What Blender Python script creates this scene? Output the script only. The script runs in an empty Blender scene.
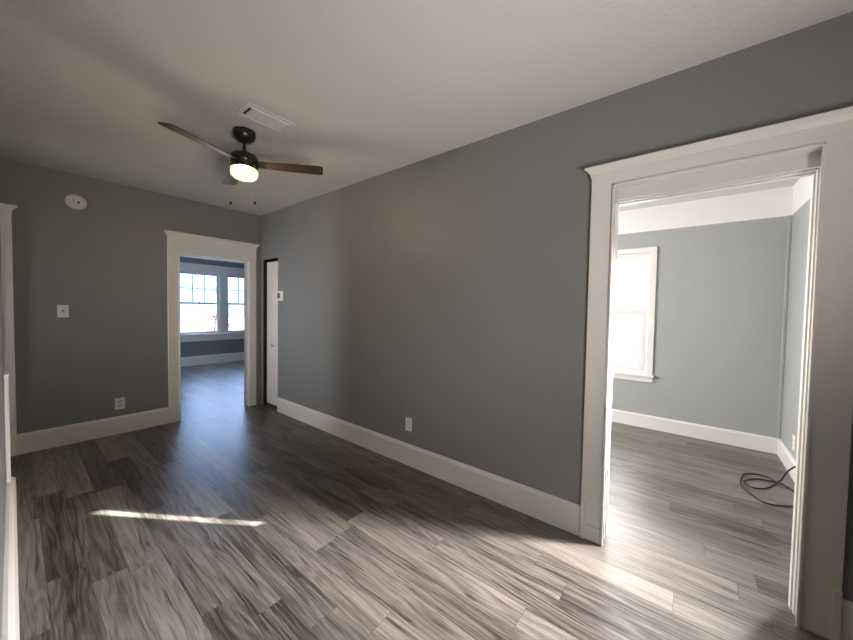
import bpy, bmesh, math, random
from mathutils import Vector, Matrix
PI = math.pi
random.seed(7)
S = bpy.context.scene
COL = S.collection

# ------------------------------------------------------------------ camera
H = 1.48
cam_d = bpy.data.cameras.new('camera'); cam = bpy.data.objects.new('camera', cam_d); COL.objects.link(cam)
r_ = Vector((0.62306, -0.78198, 0.0173)); u_ = Vector((0.01504, 0.03409, 0.99931)); f_ = Vector((0.78203, 0.62237, -0.03301))
M4 = Matrix(((r_.x, u_.x, -f_.x, 0), (r_.y, u_.y, -f_.y, 0), (r_.z, u_.z, -f_.z, H), (0, 0, 0, 1)))
cam.matrix_world = M4
cam_d.sensor_fit = 'HORIZONTAL'; cam_d.sensor_width = 36; cam_d.lens = 330.02 * 36 / 853
cam_d.clip_start = 0.005; cam_d.clip_end = 200
S.camera = cam

# ------------------------------------------------------------------ colour management, world, sun, window light and added fills
S.view_settings.view_transform = 'Standard'; S.view_settings.look = 'None'
S.view_settings.gamma = 1; S.view_settings.use_curve_mapping = False
S.view_settings.exposure = 0.0
S.cycles.use_denoising = True
S.cycles.max_bounces = 10; S.cycles.diffuse_bounces = 6; S.cycles.transparent_max_bounces = 24
S.cycles.sample_clamp_indirect = 6
W = bpy.data.worlds.new('sky'); S.world = W; W.use_nodes = True
bg = W.node_tree.nodes['Background']
bg.inputs[0].default_value = (0.34, 0.56, 1.0, 1); bg.inputs[1].default_value = 4.4

def lamp(name, kind, loc, direction, energy, color, **kw):
    l = bpy.data.lights.new(name, kind); o = bpy.data.objects.new(name, l); COL.objects.link(o)
    o.location = loc; o.rotation_euler = Vector(direction).to_track_quat('-Z', 'Y').to_euler()
    l.energy = energy; l.color = color
    for k, v in kw.items(): setattr(l, k, v)
    return o
HCEIL = 2.824
SUNDIR = (-0.556, 0.831, -0.404)
lamp('sun', 'SUN', (6, -6, 5), SUNDIR, 90.0, (1.0, 0.95, 0.87), angle=math.radians(0.36))
# daylight at the windows and alcove, plus added fill lamps
def toward(a, b): return tuple(q - p for p, q in zip(a, b))
P = (2.95, -0.74, 1.62)
lamp('daylight_side_window', 'AREA', P, toward(P, (1.25, 1.15, 0.0)), 112, (1.0, 0.95, 0.90), shape='RECTANGLE', size=0.22, size_y=0.75, spread=math.radians(75))
lamp('fill_bedroom_side', 'AREA', (3.1, 3.30, 1.45), (0.75, -1, -0.05), 200, (1.0, 0.98, 0.96), shape='RECTANGLE', size=1.0, size_y=1.3)  # added fill for the bedroom walls, no window on this side
lamp('daylight_bedroom_far', 'AREA', (4.98, 0.95, 1.5), (-1, 0.0, -0.12), 40, (1.0, 0.98, 0.95), shape='RECTANGLE', size=0.9, size_y=1.4)
P = (0.05, -1.45, 0.70)
lamp('fill_left', 'AREA', P, toward(P, (1.3, 1.1, HCEIL)), 33, (1.0, 0.95, 0.90), shape='RECTANGLE', size=0.9, size_y=1.0, spread=math.radians(84))  # added upward fill in place of floor bounce, no window here
P = (0.05, -1.30, 1.20)
lamp('fill_left_low', 'AREA', P, toward(P, (2.3, 2.2, 0.75)), 7.0, (1.0, 0.98, 0.96), shape='RECTANGLE', size=0.8, size_y=0.9, spread=math.radians(66))  # second added fill, lifts the lower part of the right wall
P = (-1.72, 4.62, 1.35)
lamp('daylight_alcove', 'AREA', P, toward(P, (2.33, 4.05, 1.40)), 9.0, (0.95, 0.97, 1.0), shape='RECTANGLE', size=0.35, size_y=1.5, spread=math.radians(58))
lamp('daylight_end_room', 'AREA', (3.40, 9.30, 1.55), (-0.15, -1, -0.20), 42, (0.45, 0.62, 1.0), shape='RECTANGLE', size=1.6, size_y=1.4)

lamp('fill_end_room_side', 'AREA', (0.36, 7.6, 1.5), (1, 0.45, -0.05), 45, (0.62, 0.74, 1.0), shape='RECTANGLE', size=1.0, size_y=1.3)  # added side fill to brighten the far window wall and casings

# ------------------------------------------------------------------ node helpers
class NT:
    def __init__(s, name):
        s.m = bpy.data.materials.new(name); s.m.use_nodes = True
        s.t = s.m.node_tree; s.t.nodes.clear(); s.out = s.t.nodes.new('ShaderNodeOutputMaterial')
    def n(s, typ, ins=None, **at):
        nd = s.t.nodes.new(typ)
        for k, v in at.items(): setattr(nd, k, v)
        for k, v in (ins or {}).items():
            if isinstance(v, bpy.types.NodeSocket): s.t.links.new(v, nd.inputs[k])
            else: nd.inputs[k].default_value = v
        return nd
    def math(s, op, a, b=None, c=None):
        ins = {0: a}
        if b is not None: ins[1] = b
        if c is not None: ins[2] = c
        return s.n('ShaderNodeMath', ins, operation=op).outputs[0]
    def mix(s, f, a, b, blend='MIX'):
        nd = s.n('ShaderNodeMix', None, data_type='RGBA', blend_type=blend)
        for i, v in ((0, f), (6, a), (7, b)):
            if isinstance(v, bpy.types.NodeSocket): s.t.links.new(v, nd.inputs[i])
            else: nd.inputs[i].default_value = v if i == 0 else (*v, 1)
        return nd.outputs[2]
    def fin(s, sh): s.t.links.new(sh, s.out.inputs[0]); return s.m

def paint(name, col, rough=0.5, bump=0.0, scale=60, var=0.04, spec=0.5, metal=0.0, detail=3):
    t = NT(name)
    co = t.n('ShaderNodeNewGeometry').outputs['Position']
    nz = t.n('ShaderNodeTexNoise', {'Vector': co, 'Scale': 2.3, 'Detail': 4})
    c2 = tuple(min(1, c * (1 + var)) for c in col); c1 = tuple(c * (1 - var) for c in col)
    c = t.mix(nz.outputs[0], c1, c2)
    b = t.n('ShaderNodeBsdfPrincipled', {'Base Color': c, 'Roughness': rough, 'Metallic': metal, 'Specular IOR Level': spec})
    if bump:
        n2 = t.n('ShaderNodeTexNoise', {'Vector': co, 'Scale': scale, 'Detail': detail, 'Roughness': 0.55})
        bp = t.n('ShaderNodeBump', {'Strength': bump, 'Distance': 0.01, 'Height': n2.outputs[0]})
        t.t.links.new(bp.outputs[0], b.inputs['Normal'])
    return t.fin(b.outputs[0])

M = {}
M['wall'] = paint('grey_wall_paint', (0.217, 0.219, 0.219), 0.48, 0.22, 55, 0.03)
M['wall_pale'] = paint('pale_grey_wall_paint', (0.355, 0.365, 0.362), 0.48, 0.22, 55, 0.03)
M['wall_white'] = paint('white_wall_paint', (0.80, 0.77, 0.745), 0.6, 0.15, 55, 0.02)
M['ceiling'] = paint('ceiling_texture_paint', (0.66, 0.635, 0.61), 0.85, 0.42, 75, 0.03, detail=4)
M['trim'] = paint('white_trim_gloss', (0.77, 0.74, 0.70), 0.34, 0.06, 30, 0.02)
M['door'] = paint('white_door_paint', (0.80, 0.75, 0.72), 0.4, 0.03, 40, 0.02)
M['plastic'] = paint('white_plastic', (0.78, 0.76, 0.72), 0.35, 0, 40, 0.01)
M['almond'] = paint('almond_plastic', (0.60, 0.53, 0.47), 0.35, 0, 40, 0.01)
M['dark'] = paint('dark_gap', (0.02, 0.02, 0.02), 0.6)
M['screen'] = paint('grey_display', (0.07, 0.075, 0.07), 0.2)
M['bronze'] = paint('dark_bronze_metal', (0.055, 0.045, 0.040), 0.28, 0.0, 40, 0.1, metal=0.75)
M['chain'] = paint('brass_chain', (0.62, 0.50, 0.36), 0.3, metal=0.8)
M['steel'] = paint('brushed_steel', (0.55, 0.54, 0.52), 0.35, metal=1.0)
M['rubber'] = paint('black_rubber', (0.018, 0.016, 0.022), 0.45)
M['vent'] = paint('vent_enamel', (0.70, 0.68, 0.65), 0.4)
M['ground'] = paint('pale_ground', (0.42, 0.42, 0.36), 0.9)
M['exterior'] = paint('exterior_siding', (0.6, 0.6, 0.58), 0.8)
M['bark'] = paint('bark', (0.16, 0.12, 0.09), 0.9)

def wood_blade():
    t = NT('walnut_blade')
    co = t.n('ShaderNodeTexCoord').outputs['Object']
    mp = t.n('ShaderNodeMapping', {'Vector': co, 'Scale': (2.0, 26, 26)})
    nz = t.n('ShaderNodeTexNoise', {'Vector': mp.outputs[0], 'Scale': 2.2, 'Detail': 6, 'Distortion': 0.6})
    c = t.mix(nz.outputs[0], (0.022, 0.014, 0.011), (0.095, 0.058, 0.044))
    return t.fin(t.n('ShaderNodeBsdfPrincipled', {'Base Color': c, 'Roughness': 0.34}).outputs[0])
M['blade'] = wood_blade()

def floor_mat():
    t = NT('vinyl_plank')
    pos = t.n('ShaderNodeNewGeometry').outputs['Position']
    sp = t.n('ShaderNodeSeparateXYZ', {0: pos}); x, y = sp.outputs[0], sp.outputs[1]
    Wd, L = 0.148, 1.22
    xr = t.math('DIVIDE', t.math('ADD', x, 20.035), Wd)
    row = t.math('FLOOR', xr); fx = t.math('FRACT', xr)
    wn = t.n('ShaderNodeTexWhiteNoise', {'W': row}, noise_dimensions='1D')
    yl = t.math('ADD', t.math('DIVIDE', t.math('ADD', y, 20.0), L), wn.outputs[0])
    colm = t.math('FLOOR', yl); fy = t.math('FRACT', yl)
    idv = t.n('ShaderNodeCombineXYZ', {0: row, 1: colm, 2: 0.5}).outputs[0]
    wn2 = t.n('ShaderNodeTexWhiteNoise', {'Vector': idv}, noise_dimensions='3D')
    rnd = wn2.outputs[0]; rs = t.n('ShaderNodeSeparateColor', {0: wn2.outputs[1]})
    # per-plank shifted grain space
    gx = t.math('ADD', x, t.math('MULTIPLY', rs.outputs[0], 37.0))
    gy = t.math('ADD', y, t.math('MULTIPLY', rs.outputs[1], 61.0))
    wv = t.n('ShaderNodeCombineXYZ', {0: t.math('MULTIPLY', gx, 6.0), 1: t.math('MULTIPLY', gy, 1.7), 2: t.math('MULTIPLY', rnd, 5.0)}).outputs[0]
    wob = t.n('ShaderNodeTexNoise', {'Vector': wv, 'Scale': 1.0, 'Detail': 2.0}).outputs[0]
    kv = t.n('ShaderNodeCombineXYZ', {0: t.math('MULTIPLY', gx, 5.2), 1: t.math('MULTIPLY', gy, 1.5), 2: 0.0}).outputs[0]
    kn = t.n('ShaderNodeTexVoronoi', {'Vector': kv, 'Scale': 1.0, 'Randomness': 1.0}).outputs['Distance']
    halo = t.n('ShaderNodeMapRange', {0: kn, 1: 0.0, 2: 0.30, 3: 1.0, 4: 0.0}).outputs[0]
    gx = t.math('ADD', gx, t.math('MULTIPLY', t.math('SUBTRACT', wob, 0.5), 0.036))
    gx = t.math('ADD', gx, t.math('MULTIPLY', halo, 0.022))
    def grain(sx, sy, scale, det, dist, rough=0.55):
        v = t.n('ShaderNodeCombineXYZ', {0: t.math('MULTIPLY', gx, sx), 1: t.math('MULTIPLY', gy, sy), 2: t.math('MULTIPLY', rnd, 9.0)}).outputs[0]
        return t.n('ShaderNodeTexNoise', {'Vector': v, 'Scale': scale, 'Detail': det, 'Distortion': dist, 'Roughness': rough}).outputs[0]
    broad = grain(8, 0.7, 1.0, 3, 0.6)
    mid = grain(44, 1.5, 1.0, 5, 0.9, 0.62)
    fine = grain(170, 6.0, 1.0, 4, 0.4, 0.65)
    # cathedral rings: contour lines of a stretched noise
    ring = t.math('SINE', t.math('MULTIPLY', grain(7, 0.55, 1.0, 2, 0.3), 75.0))
    ring = t.math('MULTIPLY_ADD', ring, 0.5, 0.5)
    # knots
    knot = t.n('ShaderNodeMapRange', {0: kn, 1: 0.015, 2: 0.085, 3: 1.0, 4: 0.0}).outputs[0]
    g = t.math('ADD', t.math('MULTIPLY', broad, 0.48), t.math('ADD', t.math('MULTIPLY', mid, 0.46), t.math('MULTIPLY', fine, 0.31)))
    g = t.math('ADD', g, t.math('MULTIPLY_ADD', ring, 0.11, -0.055))
    g = t.math('ADD', g, t.math('MULTIPLY', t.math('SUBTRACT', rnd, 0.5), 0.24))
    g = t.math('SUBTRACT', g, t.math('MULTIPLY', knot, 0.20))
    strk = t.n('ShaderNodeMapRange', {0: grain(62, 2.0, 1.0, 4, 1.2, 0.6), 1: 0.52, 2: 0.66, 3: 0.0, 4: 0.20}).outputs[0]
    g = t.math('SUBTRACT', g, t.math('MULTIPLY', strk, t.math('MULTIPLY_ADD', rs.outputs[2], 0.9, 0.45)))
    g = t.math('SUBTRACT', g, t.math('MULTIPLY', halo, 0.11))
    cr = t.n('ShaderNodeValToRGB', {0: g})
    e = cr.color_ramp.elements
    e[0].position = 0.36; e[0].color = (0.028, 0.0225, 0.0195, 1)
    e[1].position = 0.92; e[1].color = (0.25, 0.222, 0.203, 1)
    for p, c in ((0.47, (0.068, 0.056, 0.050)), (0.58, (0.118, 0.101, 0.091)), (0.72, (0.178, 0.155, 0.141))):
        q = e.new(p); q.color = (*c, 1)
    # seams
    sx = t.math('MINIMUM', fx, t.math('SUBTRACT', 1.0, fx)); sy = t.math('MINIMUM', fy, t.math('SUBTRACT', 1.0, fy))
    sd = t.math('MINIMUM', t.math('MULTIPLY', sx, Wd), t.math('MULTIPLY', sy, L))
    seam = t.n('ShaderNodeMapRange', {0: sd, 1: 0.0006, 2: 0.0028, 3: 1.0, 4: 0.0}).outputs[0]
    c = t.mix(t.math('MULTIPLY', seam, 0.40), cr.outputs[0], (0.02, 0.017, 0.015))
    hgt = t.math('SUBTRACT', t.math('MULTIPLY', g, 0.25), seam)
    bp = t.n('ShaderNodeBump', {'Strength': 0.18, 'Distance': 0.004, 'Height': hgt})
    rg = t.math('MULTIPLY_ADD', fine, 0.16, 0.27)
    return t.fin(t.n('ShaderNodeBsdfPrincipled', {'Base Color': c, 'Roughness': rg, 'Specular IOR Level': 0.5, 'Normal': bp.outputs[0]}).outputs[0])
M['floor'] = floor_mat()

def glass_mat():
    t = NT('window_glass')
    fr = t.n('ShaderNodeFresnel', {'IOR': 1.45})
    a = t.n('ShaderNodeBsdfTransparent', {'Color': (0.94, 0.97, 0.96, 1)}); b = t.n('ShaderNodeBsdfGlossy', {'Roughness': 0.02})
    return t.fin(t.n('ShaderNodeMixShader', {0: fr.outputs[0], 1: a.outputs[0], 2: b.outputs[0]}).outputs[0])
M['glass'] = glass_mat()
def blind_mat(name, tr, col):
    t = NT(name)
    a = t.n('ShaderNodeBsdfDiffuse', {'Color': (*col, 1)}); b = t.n('ShaderNodeBsdfTranslucent', {'Color': (*col, 1)})
    return t.fin(t.n('ShaderNodeMixShader', {0: tr, 1: a.outputs[0], 2: b.outputs[0]}).outputs[0])
M['blind'] = blind_mat('translucent_white_blind', 0.5, (0.90, 0.87, 0.84))
M['shade'] = blind_mat('dense_white_shade', 0.12, (0.8, 0.78, 0.75))
def globe_mat():
    t = NT('lit_frosted_globe')
    e = t.n('ShaderNodeEmission', {'Color': (1.0, 0.77, 0.33, 1), 'Strength': 3.4}); tr = t.n('ShaderNodeBsdfTransparent', {'Color': (1.0, 0.95, 0.85, 1)})
    return t.fin(t.n('ShaderNodeMixShader', {0: 0.35, 1: e.outputs[0], 2: tr.outputs[0]}).outputs[0])
M['globe'] = globe_mat()
def leaf_mat(name, col):
    t = NT(name)
    a = t.n('ShaderNodeBsdfDiffuse', {'Color': (*col, 1)}); b = t.n('ShaderNodeBsdfTranslucent', {'Color': (*col, 1)})
    return t.fin(t.n('ShaderNodeMixShader', {0: 0.4, 1: a.outputs[0], 2: b.outputs[0]}).outputs[0])
M['leaf'] = leaf_mat('pale_green_leaf', (0.085, 0.12, 0.06)); M['leaf_red'] = leaf_mat('rosy_leaf', (0.15, 0.085, 0.085)); M['leaf_gold'] = leaf_mat('yellow_leaf', (0.15, 0.13, 0.065))

# ------------------------------------------------------------------ mesh helpers
def box(bm, a, b, M=None):
    x0, x1 = sorted((a[0], b[0])); y0, y1 = sorted((a[1], b[1])); z0, z1 = sorted((a[2], b[2]))
    vs = [bm.verts.new(M @ Vector(p) if M else p) for p in ((x0,y0,z0),(x1,y0,z0),(x1,y1,z0),(x0,y1,z0),(x0,y0,z1),(x1,y0,z1),(x1,y1,z1),(x0,y1,z1))]
    for f in ((0,3,2,1),(4,5,6,7),(0,1,5,4),(1,2,6,5),(2,3,7,6),(3,0,4,7)): bm.faces.new([vs[i] for i in f])
def lathe(bm, prof, n=40, M=None):
    rings = []
    for r, z in prof:
        rings.append([bm.verts.new((M or Matrix()) @ Vector((max(r,1e-4)*math.cos(2*PI*i/n), max(r,1e-4)*math.sin(2*PI*i/n), z))) for i in range(n)])
    for A, B in zip(rings, rings[1:]):
        for i in range(n): bm.faces.new((A[i], A[(i+1)%n], B[(i+1)%n], B[i]))
    bm.faces.new(rings[0][::-1]); bm.faces.new(rings[-1])
def tube(bm, pts, r, n=10):
    pts = [Vector(p) for p in pts]; rings = []; up = Vector((0,0,1))
    for i, p in enumerate(pts):
        d = (pts[min(i+1,len(pts)-1)] - pts[max(i-1,0)]).normalized()
        s = d.cross(up); s = s.normalized() if s.length > 1e-3 else Vector((1,0,0)); t = s.cross(d)
        rings.append([bm.verts.new(p + r*(math.cos(2*PI*k/n)*s + math.sin(2*PI*k/n)*t)) for k in range(n)])
    for A, B in zip(rings, rings[1:]):
        for i in range(n): bm.faces.new((A[i], A[(i+1)%n], B[(i+1)%n], B[i]))
    bm.faces.new(rings[0][::-1]); bm.faces.new(rings[-1])
def spline(pts, k=8):
    P = [Vector(p) for p in pts]; P = [2*P[0]-P[1]] + P + [2*P[-1]-P[-2]]; out = []
    for i in range(1, len(P)-2):
        for j in range(k):
            t = j/k; a,b,c,d = P[i-1:i+3]
            out.append(0.5*((2*b)+(c-a)*t+(2*a-5*b+4*c-d)*t*t+(3*b-a-3*c+d)*t**3))
    return out + [P[-2]]
def prism(bm, prof, p0, p1, nrm):
    """extrude a profile (outward offset, height) from p0 to p1; nrm = outward direction"""
    p0, p1, nrm = Vector(p0), Vector(p1), Vector(nrm); up = Vector((0,0,1))
    A = [bm.verts.new(p0 + nrm*o + up*z) for o, z in prof]; B = [bm.verts.new(p1 + nrm*o + up*z) for o, z in prof]
    n = len(prof)
    for i in range(n): bm.faces.new((A[i], A[(i+1)%n], B[(i+1)%n], B[i]))
    bm.faces.new(A[::-1]); bm.faces.new(B)
def obj(name, bm, mat, parent=None, bevel=0.0, smooth=False, loc=None):
    bmesh.ops.recalc_face_normals(bm, faces=bm.faces)
    me = bpy.data.meshes.new(name); bm.to_mesh(me); bm.free()
    if smooth:
        for p in me.polygons: p.use_smooth = True
    me.materials.append(M[mat] if isinstance(mat, str) else mat)
    o = bpy.data.objects.new(name, me); COL.objects.link(o)
    if smooth:
        es = o.modifiers.new('edges', 'EDGE_SPLIT'); es.split_angle = math.radians(38)
    if bevel:
        b = o.modifiers.new('bevel', 'BEVEL'); b.width = bevel; b.segments = 2; b.limit_method = 'ANGLE'
    if parent: o.parent = parent
    if loc: o.location = loc
    return o
def struct(name, bm, mat, label=None, cat=None, bevel=0.0, parent=None):
    o = obj(name, bm, mat, parent, bevel)
    if not parent:
        o['kind'] = 'structure'
        if label: o['label'] = label; o['category'] = cat
    return o
def thing(name, label, cat, loc=(0,0,0), rotz=0, group=None):
    o = bpy.data.objects.new(name, None); COL.objects.link(o); o.location = loc; o.rotation_euler = (0,0,rotz)
    o.empty_display_size = 0.1; o['label'] = label; o['category'] = cat
    if group: o['group'] = group
    return o
def sroot(name, label, cat, loc=(0,0,0), rotz=0):
    o = thing(name, label, cat, loc, rotz); o['kind'] = 'structure'; return o
def tag(o, label, cat, group=None):
    o['label'] = label; o['category'] = cat
    if group: o['group'] = group
    return o
NB = bmesh.new

# ------------------------------------------------------------------ dimensions
XR, XR2 = 2.328, 2.470         # right wall faces (hall side, bedroom side)
YB, YB2 = 5.054, 5.190         # back wall faces
HC = 2.824
XL = -0.045                    # left wall face
X2 = 5.07; Y2 = -0.80          # bedroom far and side wall faces
YE = 9.47                      # end room far wall
YS = -2.8                      # front wall behind the camera
DY0, DY1 = -0.459, 0.394       # bedroom doorway opening
DZ = 2.250
BX0, BX1, BZ = 1.322, 2.160, 2.125     # back doorway opening
CY0, CY1, CZ = 4.52, 4.955, 2.165      # closet opening

# ------------------------------------------------------------------ floor, ceiling, walls
bm = NB(); box(bm, (-2.1, YS-.2, -0.08), (5.4, YE+.2, 0)); struct('floor', bm, 'floor', 'grey brown wood look plank flooring running through all rooms', 'floor')
bm = NB(); box(bm, (-2.1, YS-.2, HC), (XR2, YE+.2, HC+.1)); box(bm, (XR2, Y2-.15, HC), (5.25, YE+.2, HC+.1)); struct('ceiling', bm, 'ceiling', 'white textured ceiling over the grey rooms', 'ceiling')

bm = NB()   # right wall with bedroom doorway and closet opening
box(bm, (XR, YS-.14, 0), (XR2, DY0, HC)); box(bm, (XR, DY0, DZ), (XR2, DY1, HC)); box(bm, (XR, DY1, 0), (XR2, CY0, HC))
box(bm, (XR, CY0, CZ), (XR2, CY1, HC)); box(bm, (XR, CY1, 0), (XR2, YB, HC))
struct('wall_right', bm, 'wall', 'long grey wall with the bedroom doorway and closet door', 'wall')
bm = NB()   # back wall with doorway; a second doorway past the left wall end
SX0, SX1 = -0.93, -0.105
box(bm, (-2.05, YB, 0), (SX0, YB2, HC)); box(bm, (SX0, YB, BZ), (SX1, YB2, HC)); box(bm, (SX1, YB, 0), (BX0, YB2, HC))
box(bm, (BX0, YB, BZ), (BX1, YB2, HC)); box(bm, (BX1, YB, 0), (5.25, YB2, HC))
struct('wall_back', bm, 'wall', 'dark grey end wall with the doorway to the window room', 'wall')
bm = NB(); box(bm, (XL-.14, YS-.14, 0), (XL, 4.0, HC)); struct('wall_left', bm, 'wall', 'grey wall seen edge on at far left', 'wall')
bm = NB(); box(bm, (-2.05, 3.1, 0), (XL-.14, 3.24, HC)); struct('wall_alcove_front', bm, 'wall')
bm = NB(); box(bm, (-2.05, 3.24, 0), (-1.9, YB, HC)); struct('wall_alcove_left', bm, 'wall')
bm = NB(); box(bm, (XL, YS-.14, 0), (XR, YS, HC)); struct('wall_front', bm, 'wall')
# bedroom beyond the right wall
WZ0, WZ1 = 0.69, 2.255; WY0, WY1 = 0.41, 1.35      # far window opening
FZ = 2.52
SWX0, SWX1, SWZ0, SWZ1 = 2.80, 3.50, 0.32, 2.076  # slim side window
def wall_with_frieze(name, boxes, label):
    lo, hi = NB(), NB()
    for a, b in boxes:
        if a[2] < FZ: box(lo, a, (b[0], b[1], min(b[2], FZ)))
        if b[2] > FZ: box(hi, (a[0], a[1], max(a[2], FZ)), b)
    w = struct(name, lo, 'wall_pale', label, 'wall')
    f = struct('frieze', hi, 'wall_white', parent=w); f['label'] = 'white painted upper band'
wall_with_frieze('wall_bedroom_far', [((X2, Y2-.2, 0), (X2+.15, WY0-.055, HC)), ((X2, WY0-.055, 0), (X2+.15, WY1, WZ0)), ((X2, WY0-.055, WZ1), (X2+.15, WY1, HC)), ((X2, WY1, 0), (X2+.15, YB, HC))], 'pale grey bedroom wall with blind covered window')
wall_with_frieze('wall_bedroom_side', [((XR2, Y2-.15, 0), (SWX0, Y2, HC)), ((SWX0, Y2-.15, 0), (SWX1, Y2, SWZ0)), ((SWX0, Y2-.15, SWZ1), (SWX1, Y2, HC)), ((SWX1, Y2-.15, 0), (X2, Y2, HC))], 'bedroom side wall above the black cable')
wall_with_frieze('wall_bedroom_near', [((XR2, 3.4, 0), (X2, 3.52, HC))], 'bedroom wall hidden beside the doorway')
bm = NB(); box(bm, (3.05, 4.3, 0), (3.15, YB, HC)); box(bm, (XR2, 4.3, 0), (3.05, 4.4, HC)); struct('wall_closet', bm, 'wall')
# end room with the double window
EX0, EX1 = 0.3, 5.1
LWX0, LWX1, RWX0, RWX1, EZ0, EZ1 = 2.44, 3.36, 3.50, 4.42, 0.76, 2.29
bm = NB()
box(bm, (EX0-.14, YE, 0), (LWX0, YE+.15, HC)); box(bm, (LWX0, YE, 0), (RWX1, YE+.15, EZ0)); box(bm, (LWX0, YE, EZ1), (RWX1, YE+.15, HC))
box(bm, (LWX1, YE, EZ0), (RWX0, YE+.15, EZ1)); box(bm, (RWX1, YE, 0), (EX1+.14, YE+.15, HC))
struct('wall_end_room', bm, 'wall', 'blue grey wall below the double window', 'wall')
bm = NB(); box(bm, (EX0-.14, YB2, 0), (EX0, YE, HC)); struct('wall_end_room_left', bm, 'wall')
bm = NB(); box(bm, (EX1, YB2, 0), (EX1+.14, YE, HC)); struct('wall_end_room_right', bm, 'wall')

# ------------------------------------------------------------------ baseboards
BB = [(0,0),(.020,0),(.020,.165),(.024,.167),(.024,.176),(.018,.180),(.014,.192),(.008,.200),(0,.200)]
def bboard(name, segs, label, prof=BB):
    bm = NB()
    for p0, p1, n in segs: prism(bm, prof, (*p0, 0), (*p1, 0), n)
    return struct(name, bm, 'trim', label, 'baseboard')
bboard('baseboard_right', [((XR, .5), (XR, 4.50), (-1,0,0))], 'tall white baseboard along the long grey wall')
bboard('baseboard_right_front', [((XR, YS), (XR, -.565), (-1,0,0))], 'white baseboard stub right of the bedroom doorway')
bboard('baseboard_back', [((.008, YB), (1.196, YB), (0,-1,0))], 'white baseboard under the dark end wall')
BBL = [(o*1.85, z*.77) for o, z in BB]
bboard('baseboard_left', [((XL, YS), (XL, 4.0), (1,0,0))], 'white baseboard at far left bottom edge', BBL)
bboard('baseboard_bedroom_far', [((X2, Y2), (X2, 3.4), (-1,0,0))], 'white baseboard below the blind covered window', [(o, z*.84) for o, z in BB])
bboard('baseboard_bedroom_side', [((XR2, Y2), (X2-.02, Y2), (0,1,0))], 'white baseboard behind the black cable', [(o, z*.84) for o, z in BB])
bboard('baseboard_end_room', [((EX0, YE), (EX1, YE), (0,-1,0))], 'white baseboard under the double window', [(o, z*1.12) for o, z in BB])

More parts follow.
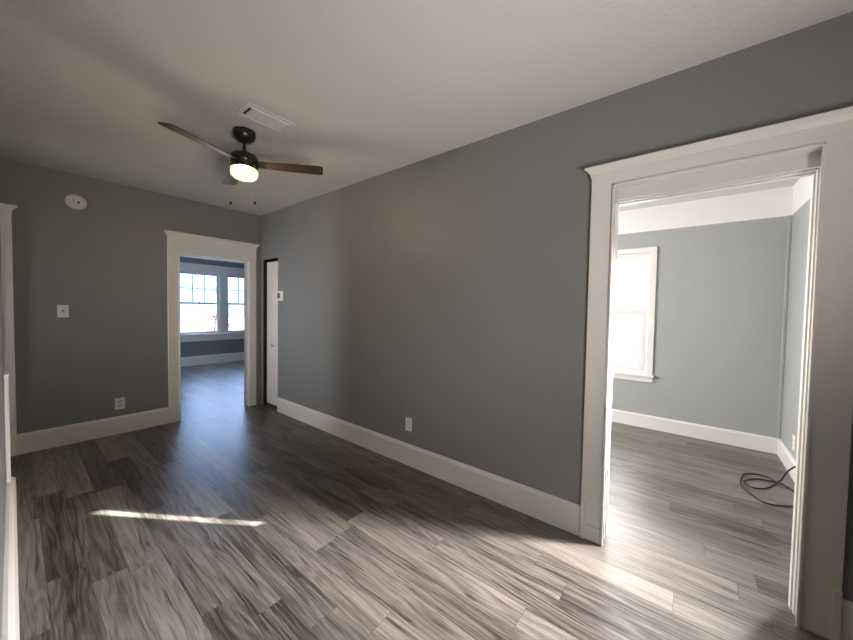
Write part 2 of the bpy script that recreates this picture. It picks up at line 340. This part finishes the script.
# ------------------------------------------------------------------ doorway casings
def ring_cap(bm, prof, place):
    """crown: rectangular footprint growing by o at the front and both ends; prof (o, z)"""
    rings = [[bm.verts.new(place(c, o, z)) for c in range(4)] for o, z in prof]
    for A, B in zip(rings, rings[1:]):
        for i in range(4): bm.faces.new((A[i], A[(i+1)%4], B[(i+1)%4], B[i]))
    bm.faces.new(rings[0][::-1]); bm.faces.new(rings[-1])
def casing(name, axis, face, sgn, o0, i0, i1, o1, zi, zt, depth, label, cat='door frame', plinth=True, zbot=0.0, drop=0.0):
    """axis: wall runs along 'x' or 'y'; face: wall face coordinate; sgn: outward direction"""
    root = sroot(name, label, cat)
    def P(s, o, z): return (face + sgn*o, s, z) if axis == 'y' else (s, face + sgn*o, z)
    T = .022
    bm = NB(); U = [(o0,zbot),(i0,zbot),(i0,zi),(i1,zi),(i1,zbot),(o1,zbot),(o1,zt-.01),(o0,zt-.01)]
    A = [bm.verts.new(P(a, 0, z)) for a, z in U]; B = [bm.verts.new(P(a, T, z)) for a, z in U]
    bm.faces.new(A); bm.faces.new(B[::-1])
    for k in range(8): bm.faces.new((A[k], A[(k+1)%8], B[(k+1)%8], B[k]))
    obj('casing_board', bm, 'trim', root, .003)
    # raised bead round the opening
    bm = NB(); e = .014
    box(bm, P(i0-e, T-.002, zbot), P(i0, T+.012, zi+e)); box(bm, P(i1, T-.002, zbot), P(i1+e, T+.012, zi+e)); box(bm, P(i0, T-.002, zi), P(i1, T+.012, zi+e))
    obj('inner_bead', bm, 'trim', root, .004)
    bm = NB()
    lo, hi = min(o0, o1), max(o0, o1)
    def place(c, o, z):
        s = (lo-o, hi+o, hi+o, lo-o)[c]; d = (0, 0, T+o, T+o)[c]; return P(s, d, z)
    k = zt
    ring_cap(bm, [(0, k-.060), (.005, k-.060), (.007, k-.052), (.005, k-.046), (.010, k-.036), (.020, k-.022), (.033, k-.011), (.036, k-.009), (.036, k), (0, k)], place)
    obj('crown', bm, 'trim', root)
    if depth:   # jamb lining + stop
        bm = NB(); j = .018; d0, d1 = .004, -depth-.004
        box(bm, P(i0-.001, d0, 0), P(i0+(j if i1 > i0 else -j)*.0+ .001*(1 if i1>i0 else -1), d1, zi)); 
        box(bm, P(i1-.001, d0, 0), P(i1+.001, d1, zi)); box(bm, P(i0, d0, zi-.001), P(i1, d1, zi+.001))
        obj('jamb', bm, 'trim', root)
        if drop:
            bm = NB(); box(bm, P(i0, -.030, zi-drop), P(i1, -depth, zi)); obj('head_board', bm, 'trim', root, .002)
            zi -= drop
        bm = NB(); w = .014; s0, s1 = -depth*.62, -depth*.88
        q = 1 if i1 > i0 else -1
        box(bm, P(i0, s0, 0), P(i0+q*w, s1, zi)); box(bm, P(i1-q*w, s0, 0), P(i1, s1, zi)); box(bm, P(i0+q*w, s0, zi-w), P(i1-q*w, s1, zi))
        w2 = .007; s2, s3 = -depth*.40, -depth*.62
        box(bm, P(i0, s2, 0), P(i0+q*w2, s3, zi)); box(bm, P(i1-q*w2, s2, 0), P(i1, s3, zi)); box(bm, P(i0+q*w2, s2, zi-w2), P(i1-q*w2, s3, zi))
        obj('door_stop', bm, 'trim', root, .002)
        # casing on the other side of the wall
        bm = NB()
        box(bm, P(o0, -depth-.02, 0), P(i0, -depth, zi)); box(bm, P(i1, -depth-.02, 0), P(o1, -depth, zi)); box(bm, P(o0, -depth-.02, zi), P(o1, -depth, zi+drop+.13))
        obj('far_casing', bm, 'trim', root, .003)
    if plinth:
        for a, q in ((o0, 1 if i0 > o0 else -1), (o1, 1 if i1 > o1 else -1)):
            bm = NB(); box(bm, P(a, T-.001, 0), P(a+q*.026, T+.009, .243)); obj('end_block', bm, 'trim', root, .002)
    return root
D1 = casing('door_1', 'y', XR, -1, .514, DY1, DY0, -.580, DZ, 2.386, XR2-XR, 'wide white cased doorway opening into the bright bedroom', drop=.072)
casing('door_2', 'x', YB, -1, 1.200, BX0, BX1, 2.262, BZ, 2.386, YB2-YB, 'white cased doorway leading to the room with the double window', plinth=False)
d3 = casing('door_3', 'x', YB, -1, SX0-.115, SX0, SX1, .010, BZ, 2.390, 0, 'white door casing half hidden by the left wall', plinth=False)
bm = NB(); box(bm, (SX0, YB+.03, .006), (SX1, YB+.07, BZ)); obj('door_panel', bm, 'door', d3, .003)
# thin joint of the plinth on the bedroom casing, and plates standing in for shadow marks on its jamb
bm = NB(); box(bm, (XR-.0226, .394, .0995), (XR-.021, .474, .1015)); obj('plinth_joint', bm, 'dark', D1)
for z in (.97, 1.22):
    bm = NB(); box(bm, (XR+.006, DY1-.004, z-.012), (XR+.05, DY1+.001, z+.012)); obj('shadow_mark_plate', bm, 'steel', D1, .001)

# closet door leaf (recessed in the right wall, no casing)
t = sroot('door_4', 'narrow white panelled closet door recessed beside the far corner', 'door', (XR+.030, 4.905, 0.045))
LW = 0.395
def leafbox(bm, y0, z0, y1, z1, x0, x1): box(bm, (x0, -y0, z0), (x1, -y1, z1))
bm = NB(); leafbox(bm, 0, 0, LW, 2.08, 0, .034); obj('leaf', bm, 'door', t)
for y0 in (.075, LW/2+.022):
    for z0, z1 in ((.16,.66),(.98,1.96)):
        y1 = y0+.10
        bm = NB()
        leafbox(bm, y0, z0, y0+.012, z1, -.005, .001); leafbox(bm, y1-.012, z0, y1, z1, -.005, .001); leafbox(bm, y0, z0, y1, z0+.012, -.005, .001); leafbox(bm, y0, z1-.012, y1, z1, -.005, .001)
        obj('panel_moulding', bm, 'door', t, .002)
        bm = NB(); leafbox(bm, y0+.026, z0+.026, y1-.026, z1-.026, -.004, .001); obj('raised_panel', bm, 'door', t, .003)
bm = NB(); lathe(bm, [(.006,0),(.006,.012),(.016,.018),(.018,.026),(.014,.034),(.004,.037)], 20, Matrix.Translation((0,-.20,.87)) @ Matrix.Rotation(-PI/2,4,'Y')); obj('knob', bm, 'steel', t, smooth=True)
bm = NB(); box(bm, (XR+.001, CY1-.004, .0), (XR+.14, CY1+.0, CZ)); box(bm, (XR+.001, CY0+.004, CZ-.004), (XR+.14, CY1, CZ)); struct('closet_gap_shade', bm, 'dark', 'dark strips for the shaded gap around the closet door', 'trim')  # dark colour put in for the shade inside the door gap

# narrow white board at the end of the left wall
bm = NB(); box(bm, (XL, 3.86, .155), (XL+.022, 3.998, .952)); struct('trim_2', bm, 'trim', 'short white board on the end of the left wall', 'trim', .003)

# ------------------------------------------------------------------ windows
def sash(parent, name, x0, x1, z0, z1, y, cols=0, rows=0, st=.045, th=.03):
    bm = NB()
    box(bm, (x0,y,z0),(x0+st,y+th,z1)); box(bm, (x1-st,y,z0),(x1,y+th,z1)); box(bm, (x0+st,y,z0),(x1-st,y+th,z0+st)); box(bm, (x0+st,y,z1-st*.8),(x1-st,y+th,z1))
    s = obj(name, bm, 'trim', parent, .003)
    gx0, gx1, gz0, gz1 = x0+st, x1-st, z0+st, z1-st*.8
    if cols:
        for i in range(1, cols):
            bm = NB(); x = gx0+(gx1-gx0)*i/cols; box(bm, (x-.009,y+.006,gz0),(x+.009,y+th-.004,gz1)); obj('muntin', bm, 'trim', s)
        for i in range(1, rows):
            bm = NB(); z = gz0+(gz1-gz0)*i/rows; box(bm, (gx0,y+.006,z-.009),(gx1,y+th-.004,z+.009)); obj('muntin', bm, 'trim', s)
    bm = NB(); box(bm, (gx0,y+.013,gz0),(gx1,y+.017,gz1)); obj('pane', bm, 'glass', s)
    return s
def window(name, label, loc, rotz, w, z0, z1, cas=.11, muntins=True, sill=True, casing_on=True, lin=.15, lt=.02, head=.12, apron=.10):
    """local frame: window in the x-z plane, room side at -y"""
    root = sroot(name, label, 'window', loc, rotz)
    bm = NB()   # lining
    box(bm, (0,-.002,z0),(lt,lin,z1)); box(bm, (w-lt,-.002,z0),(w,lin,z1)); box(bm, (lt,-.002,z1-lt),(w-lt,lin,z1)); box(bm, (lt,-.002,z0),(w-lt,lin,z0+lt))
    obj('frame', bm, 'trim', root)
    zm = (z0+z1)/2
    sash(root, 'upper_sash', .02, w-.02, zm-.02, z1-.02, .085, 3 if muntins else 0, 2)
    sash(root, 'lower_sash', .02, w-.02, z0+.02, zm+.02, .050)
    if muntins:
        bm = NB(); box(bm, (w/2-.02,.03,zm+.02),(w/2+.02,.07,zm+.035)); obj('sash_lock', bm, 'steel', root, .003)
    if casing_on:
        bm = NB(); box(bm, (-cas,-.022,z0),(0,0,z1)); obj('side_casing', bm, 'trim', root, .003)
        bm = NB(); box(bm, (w,-.022,z0),(w+cas,0,z1)); obj('side_casing', bm, 'trim', root, .003)
        bm = NB(); box(bm, (-cas,-.022,z1),(w+cas,0,z1+head)); obj('head_casing', bm, 'trim', root, .003)
    if sill:
        bm = NB(); box(bm, (-cas-.02,-.055,z0-.03),(w+cas+.02,.05,z0)); obj('sill', bm, 'trim', root, .006)
        bm = NB(); box(bm, (-cas,-.022,z0-.03-apron),(w+cas,0,z0-.03)); obj('apron', bm, 'trim', root, .003)
    return root
window('window_1', 'bright bedroom window behind a closed white blind', (X2, WY1, 0), -PI/2, WY1-WY0, WZ0, WZ1, muntins=False, lin=.05, lt=.006, cas=.068, head=.06, apron=.065)
window('window_2', 'curtained bedroom window on the hidden side wall', (SWX1, Y2, 0), PI, SWX1-SWX0, SWZ0, SWZ1, muntins=False, cas=.06, sill=False)
window('window_3', 'left sash window of the far pair with white grid', (LWX0, YE, 0), 0, LWX1-LWX0, EZ0, EZ1, casing_on=False, sill=False)
window('window_4', 'right sash window of the far pair with white grid', (RWX0, YE, 0), 0, RWX1-RWX0, EZ0, EZ1, casing_on=False, sill=False)
t = sroot('trim_3', 'white wooden surround framing the far double window', 'window trim', (LWX0, YE, 0))
ww = RWX1-LWX0
for x0, x1, n in ((-.11,.012,'side_casing'), (LWX1-LWX0-.012, RWX0-LWX0+.012, 'mullion'), (ww-.012,ww+.11,'side_casing')):
    bm = NB(); box(bm, (x0,-.024,EZ0),(x1,0,EZ1)); obj(n, bm, 'trim', t, .003)
bm = NB(); box(bm, (-.11,-.024,EZ1-.012),(ww+.11,0,EZ1+.20)); obj('head_casing', bm, 'trim', t, .003)
bm = NB(); box(bm, (-.14,-.07,EZ0-.035),(ww+.14,.04,EZ0+.012)); obj('sill', bm, 'trim', t, .006)
bm = NB(); box(bm, (-.11,-.024,EZ0-.17),(ww+.11,0,EZ0-.035)); obj('apron', bm, 'trim', t, .003)

# added strip standing in for bedroom corner shading and a paint ridge
bm = NB(); box(bm, (X2-.022, Y2, .17), (X2, Y2+.028, FZ)); struct('corner_shade_strip', bm, 'wall_pale', 'grey strip for the shading and paint ridge in the bedroom corner', 'trim', .006)
# blinds
def blind(name, label, loc, rotz, w, z0, z1, pitch, tilt, mat, group=None, slat_w=.027):
    root = thing(name, label, 'blind', loc, rotz, group)
    bm = NB(); box(bm, (0,-.018,z1-.028),(w,.018,z1)); obj('head_rail', bm, 'plastic', root, .003)
    n = int((z1-z0-.05)/pitch); bm = NB()
    for i in range(n):
        box(bm, (.003,-slat_w/2,-.0004),(w-.003,slat_w/2,.0004), Matrix.Translation((0,0,z1-.04-i*pitch)) @ Matrix.Rotation(tilt,4,'X'))
    obj('slats', bm, mat, root)['kind'] = 'stuff'
    bm = NB(); box(bm, (0,-.012,z0),(w,.012,z0+.014)); obj('bottom_rail', bm, 'plastic', root, .003)
    for x in (w*.18, w*.82):
        bm = NB(); tube(bm, [(x,-.016,z0+.01),(x,-.016,z1-.02)], .0012, 6); obj('lift_cord', bm, 'plastic', root)
    return root
blind('mini_blind', 'white slatted blind lowered over the bedroom window', (X2+.022, WY1-.010, 0), -PI/2, WY1-WY0-.018, WZ0+.010, WZ1-.010, .036, math.radians(72), 'blind', slat_w=.041)
sh = thing('sun_block_shade', 'unseen dense white shade added to block the lower sun', 'blind', (SWX1-.021, Y2-.03, 0), PI)  # unseen, added so sun passes only through the upper window
bm = NB(); box(bm, (0,-.001,SWZ0+.022),(SWX1-SWX0-.042,.001,1.470)); obj('fabric', bm, 'shade', sh)
bm = NB(); box(bm, (0,-.008,1.467),(SWX1-SWX0-.042,.008,1.485)); obj('rail', bm, 'plastic', sh)
cu = thing('sun_block_curtain', 'unseen white curtain panel added to cut the sun strip edge', 'curtain', (2.74, Y2+.042, 0))  # unseen, added so its edge shapes the sun strip on the floor
bm = NB(); n = 40; lo, hi = [], []
for i in range(n+1):
    x = (3.002-2.74)*i/n; y = .007*math.sin(i*.95)
    lo.append(bm.verts.new((x,y,.25))); hi.append(bm.verts.new((x,y,2.16)))
for i in range(n): bm.faces.new((lo[i],lo[i+1],hi[i+1],hi[i]))
cf = obj('fabric', bm, 'shade', cu); sm = cf.modifiers.new('thickness','SOLIDIFY'); sm.thickness = .002
bm = NB(); tube(bm, [(-.05,0,2.165),(.75,0,2.165)], .008, 10); obj('curtain_rod', bm, 'steel', cu)

# ------------------------------------------------------------------ ceiling fan
fan = thing('ceiling_fan', 'three-blade bronze ceiling fan with lit frosted globe', 'ceiling fan', (1.136, 2.730, HC))
bm = NB(); lathe(bm, [(.078,0),(.080,-.006),(.079,-.040),(.072,-.056),(.050,-.078),(.028,-.088),(.016,-.090)]); obj('canopy', bm, 'bronze', fan, smooth=True)
bm = NB(); lathe(bm, [(.013,-.085),(.013,-.150),(.024,-.152),(.024,-.172),(.013,-.174),(.013,-.180)], 20); obj('downrod', bm, 'bronze', fan, smooth=True)
bm = NB(); lathe(bm, [(.020,-.165),(.060,-.172),(.088,-.184),(.096,-.198),(.097,-.235),(.092,-.244),(.097,-.247),(.097,-.285),(.094,-.290),(.02,-.290)], 48); obj('motor_housing', bm, 'bronze', fan, smooth=True)
bm = NB(); lathe(bm, [(.090,-.288),(.094,-.294),(.094,-.318),(.088,-.342),(.070,-.358),(.040,-.366),(.005,-.368)], 48); obj('light_globe', bm, 'globe', fan, smooth=True)
bl = bpy.data.lights.new('bulb', 'POINT'); bo = bpy.data.objects.new('bulb', bl); COL.objects.link(bo); bo.parent = fan
bo.location = (0,0,-.325); bl.energy = 42; bl.color = (1.0, 0.74, 0.45); bl.shadow_soft_size = .04
for k, ang in enumerate((80, 200, 320)):
    A = Matrix.Translation((0,0,-.245)) @ Matrix.Rotation(math.radians(ang),4,'Z')
    T = A @ Matrix.Rotation(math.radians(-11),4,'X')
    bm = NB(); n = 14; top, bot = [], []
    outl = [(.085,-.036),(.15,-.044),(.30,-.052),(.46,-.058),(.565,-.061),(.582,-.056),(.588,-.044),(.580,.030),(.575,.046),(.560,.054),(.46,.054),(.30,.050),(.15,.044),(.085,.036)]
    for x, y in outl:
        top.append(bm.verts.new((x,y,.003))); bot.append(bm.verts.new((x,y,-.003)))
    bm.faces.new(top); bm.faces.new(bot[::-1])
    for i in range(n): bm.faces.new((top[i],bot[i],bot[(i+1)%n],top[(i+1)%n]))
    b = obj('blade', bm, 'blade', fan); b.matrix_local = T
    bm = NB(); box(bm, (.0,-.022,.004),(.075,.022,.010)); box(bm, (.06,-.030,.003),(.11,.030,.007))
    bi = obj('blade_iron', bm, 'bronze', b, .002); bi.location = (.055,0,0)
for ang, zl, r0 in ((188, -.562, .103), (290, -.540, .103)):
    c, s = math.cos(math.radians(ang)), math.sin(math.radians(ang))
    bm = NB(); tube(bm, [(c*.09,s*.09,-.270),(c*r0,s*r0,-.272),(c*r0,s*r0,zl)], .0016, 6); ch = obj('pull_chain', bm, 'chain', fan)
    bm = NB(); lathe(bm, [(.002,0),(.007,-.006),(.009,-.014),(.007,-.024),(.002,-.028)], 14, Matrix.Translation((c*r0,s*r0,zl))); obj('pull_knob', bm, 'bronze', ch, smooth=True)

# ------------------------------------------------------------------ ceiling register
v = thing('ceiling_vent', 'white louvred metal air vent on the ceiling near the fan', 'vent', (.985, 2.315, HC))
VW, VD = .335, .205
bm = NB(); f = .034
box(bm, (0,0,-.006),(VW,f,0)); box(bm, (0,VD-f,-.006),(VW,VD,0)); box(bm, (0,f,-.006),(f,VD-f,0)); box(bm, (VW-f,f,-.006),(VW,VD-f,0))
obj('frame', bm, 'vent', v, .002)
bm = NB(); box(bm, (f,f,-.0015),(VW-f,VD-f,-.0005)); obj('duct_opening', bm, 'dark', v)
for i in range(8):
    bm = NB(); box(bm, (f+.012,-.0064,-.0007),(VW-f,.0064,.0007), Matrix.Translation((0,f+.012+i*.0165,-.010)) @ Matrix.Rotation(math.radians(-8),4,'X')); obj('louvre', bm, 'vent', v)
bm = NB(); box(bm, (f-.004,f-.004,-.016),(VW-f+.004,f+.001,-.004)); box(bm, (f-.004,VD-f-.001,-.016),(VW-f+.004,VD-f+.004,-.004)); box(bm, (VW-f,f,-.016),(VW-f+.004,VD-f,-.004)); obj('rim', bm, 'vent', v)
bm = NB(); tube(bm, [(VW-f+.02,VD*.25,-.006),(VW-f+.02,VD*.25,-.018)], .003, 8); obj('damper_lever', bm, 'steel', v)

# ------------------------------------------------------------------ smoke detector, plates, outlets, thermostat
sd = thing('smoke_detector', 'round white smoke detector high on the dark end wall', 'smoke detector', (.434, YB, 2.534))
RX = Matrix.Rotation(PI/2,4,'X')
bm = NB(); lathe(bm, [(.078,0),(.080,.006),(.078,.012)], 40, RX); obj('mounting_base', bm, 'plastic', sd, smooth=True)
bm = NB(); lathe(bm, [(.072,.010),(.074,.018),(.070,.028),(.058,.036),(.054,.034),(.046,.038),(.02,.041),(.003,.041)], 40, RX); obj('cover', bm, 'plastic', sd, smooth=True)
bm = NB(); lathe(bm, [(.010,.040),(.010,.044),(.008,.045)], 18, Matrix.Translation((.014,0,-.010)) @ RX); obj('test_button', bm, 'screen', sd, smooth=True)
for k in range(5):
    bm = NB(); box(bm, (-.030,-.0415,-.001),(-.016,-.036,.001), Matrix.Translation((0,0,.014-k*.007))); obj('sound_slot', bm, 'screen', sd)

def plate(name, label, cat, loc, rotz, w, h, kind, group=None, mat='plastic'):
    r = thing(name, label, cat, loc, rotz, group)
    bm = NB(); box(bm, (-w/2,-.006,-h/2),(w/2,0,h/2)); obj('cover_plate', bm, mat, r, .003)
    if kind == 'outlet':
        for z in (-.024,.024):
            bm = NB(); box(bm, (-.019,-.009,z-.016),(.019,-.004,z+.016)); c = obj('receptacle', bm, 'almond' if mat == 'plastic' and 'end wall' in label else 'plastic', r, .004)
            bm = NB(); box(bm, (-.009,-.0096,z-.005),(-.0065,-.0085,z+.006)); box(bm, (.0065,-.0096,z-.005),(.009,-.0085,z+.006)); box(bm, (-.002,-.0096,z-.012),(.002,-.0085,z-.008)); obj('slots', bm, 'dark', c)
        bm = NB(); lathe(bm, [(.0035,.005),(.003,.0075)], 10, RX); obj('screw', bm, 'steel', r)
    if kind == 'switch':
        bm = NB(); box(bm, (-.007,-.009,-.014),(.007,-.004,.014)); obj('switch_slot', bm, 'screen', r)
        bm = NB(); box(bm, (-.004,-.022,-.006),(.004,-.006,.005), Matrix.Rotation(math.radians(18),4,'X')); obj('toggle', bm, 'plastic', r, .001)
        for z in (-.032,.032):
            bm = NB(); lathe(bm, [(.0035,.005),(.003,.0075)], 10, Matrix.Translation((0,0,z)) @ RX); obj('screw', bm, 'steel', r)
    return r
plate('light_switch', 'white toggle light switch plate on the dark end wall', 'light switch', (.328, YB, 1.393), 0, .082, .128, 'switch')
plate('wall_outlet', 'beige outlet on the dark end wall beside the doorway', 'outlet', (.752, YB, .342), 0, .084, .132, 'outlet', 'wall outlets')
plate('wall_outlet', 'white outlet low on the long grey wall', 'outlet', (XR, 2.045, .385), PI/2*-1, .078, .130, 'outlet', 'wall outlets')
plate('wall_outlet', 'white outlet above the baseboard where the black cable runs', 'outlet', (4.497, Y2, .300), PI, .085, .135, 'outlet', 'wall outlets')
th = thing('thermostat', 'small white thermostat on the wall beside the closet door', 'thermostat', (XR, 4.425, 1.628), -PI/2)
bm = NB(); box(bm, (-.072,-.024,-.068),(.072,0,.068)); obj('body', bm, 'plastic', th, .006)
bm = NB(); box(bm, (-.058,-.0255,-.036),(.000,-.022,.036)); obj('display', bm, 'screen', th)
for z in (-.02,.02):
    bm = NB(); box(bm, (.022,-.027,z-.008),(.046,-.022,z+.008)); obj('button', bm, 'plastic', th, .002)

# ------------------------------------------------------------------ black cable on the bedroom floor
pts = [(3.84,-.780,.33),(3.86,-.755,.325),(3.93,-.748,.285),(4.02,-.735,.235),(4.105,-.72,.176),(4.155,-.70,.11),(4.185,-.68,.035),(4.165,-.648,.008),(4.036,-.594,.006),(3.952,-.537,.006),(3.921,-.474,.006),(3.968,-.431,.006),(4.027,-.433,.006),
       (4.107,-.480,.006),(4.160,-.542,.006),(4.170,-.612,.010),(4.169,-.670,.014),(4.123,-.710,.008),(4.04,-.742,.006),(3.90,-.752,.006),(3.80,-.728,.006),(3.728,-.665,.006),(3.695,-.619,.006),(3.661,-.544,.006),(3.690,-.487,.006),(3.789,-.434,.006),(3.898,-.404,.006),
       (4.021,-.408,.006),(4.172,-.436,.006),(4.235,-.479,.006),(4.274,-.555,.006),(4.258,-.610,.006),(4.20,-.64,.008),(4.125,-.692,.014),(4.065,-.728,.010),(3.98,-.748,.006)]
cable = thing('power_cable', 'thin black cable coiled loosely on the bedroom floor', 'cable', (4.0,-.6,0))
bm = NB(); tube(bm, [Vector(p)-Vector((4.0,-.6,0)) for p in spline(pts, 7)], .0062, 8); obj('cord', bm, 'rubber', cable, smooth=True)
bm = NB(); box(bm, (-.178,-.200,.313),(-.146,-.168,.345)); obj('plug', bm, 'rubber', cable, .004)
# small black scrap near the back doorway
bm = NB(); lathe(bm, [(.012,0),(.014,.004),(.009,.009),(.003,.011)], 12, Matrix.Translation((1.957,4.479,0))); tag(obj('debris', bm, 'rubber', smooth=True), 'small black scrap on the dark floor before the back doorway', 'debris')

# ------------------------------------------------------------------ outdoors beyond the windows
bm = NB(); box(bm, (-40,-40,-.6),(40,60,-.5)); struct('ground', bm, 'ground', 'pale bright ground outside the far windows', 'ground')
def shrub(loc, r, h, mat, label, seed):
    rnd = random.Random(seed)
    root = thing('shrub', label, 'shrub', loc, 0, 'shrubs outside the far windows')
    bm = NB()
    for i in range(5):
        a = rnd.uniform(0, 2*PI); tube(bm, [(0,0,0),(.2*r*math.cos(a),.2*r*math.sin(a),h*.4),(.6*r*math.cos(a),.6*r*math.sin(a),h*.8)], .025, 6)
    obj('stem', bm, 'bark', root)
    bm = NB()
    for i in range(900):
        a = rnd.uniform(0, 2*PI); zz = rnd.random()**.8; rr = r*math.sqrt(rnd.random())*math.sin(PI*(.15+.8*zz))
        p = Vector((rr*math.cos(a), rr*math.sin(a), h*(.12+.88*zz)))
        q = Matrix.Rotation(rnd.uniform(0,2*PI),4,'Z') @ Matrix.Rotation(rnd.uniform(-1,1),4,'X'); s = rnd.uniform(.05,.10)
        vs = [bm.verts.new(p + (q @ Vector(c))*s) for c in ((-.5,0,0),(0,-.28,.05),(.5,0,0),(0,.28,.05))]
        bm.faces.new(vs)
    obj('foliage', bm, mat, root)
shrub((2.45,12.6,-.5), .95, 1.75, 'leaf', 'pale green shrub outside the left far window', 1)
shrub((4.35,12.9,-.5), .85, 1.65, 'leaf_red', 'rosy leaved shrub outside between the far windows', 2)
shrub((6.2,12.8,-.5), .9, 1.9, 'leaf_gold', 'yellowish shrub outside right of the far windows', 3)
shrub((5.2,15.6,-.5), 1.3, 3.9, 'leaf', 'tall loose green shrub outside the right far window', 4)
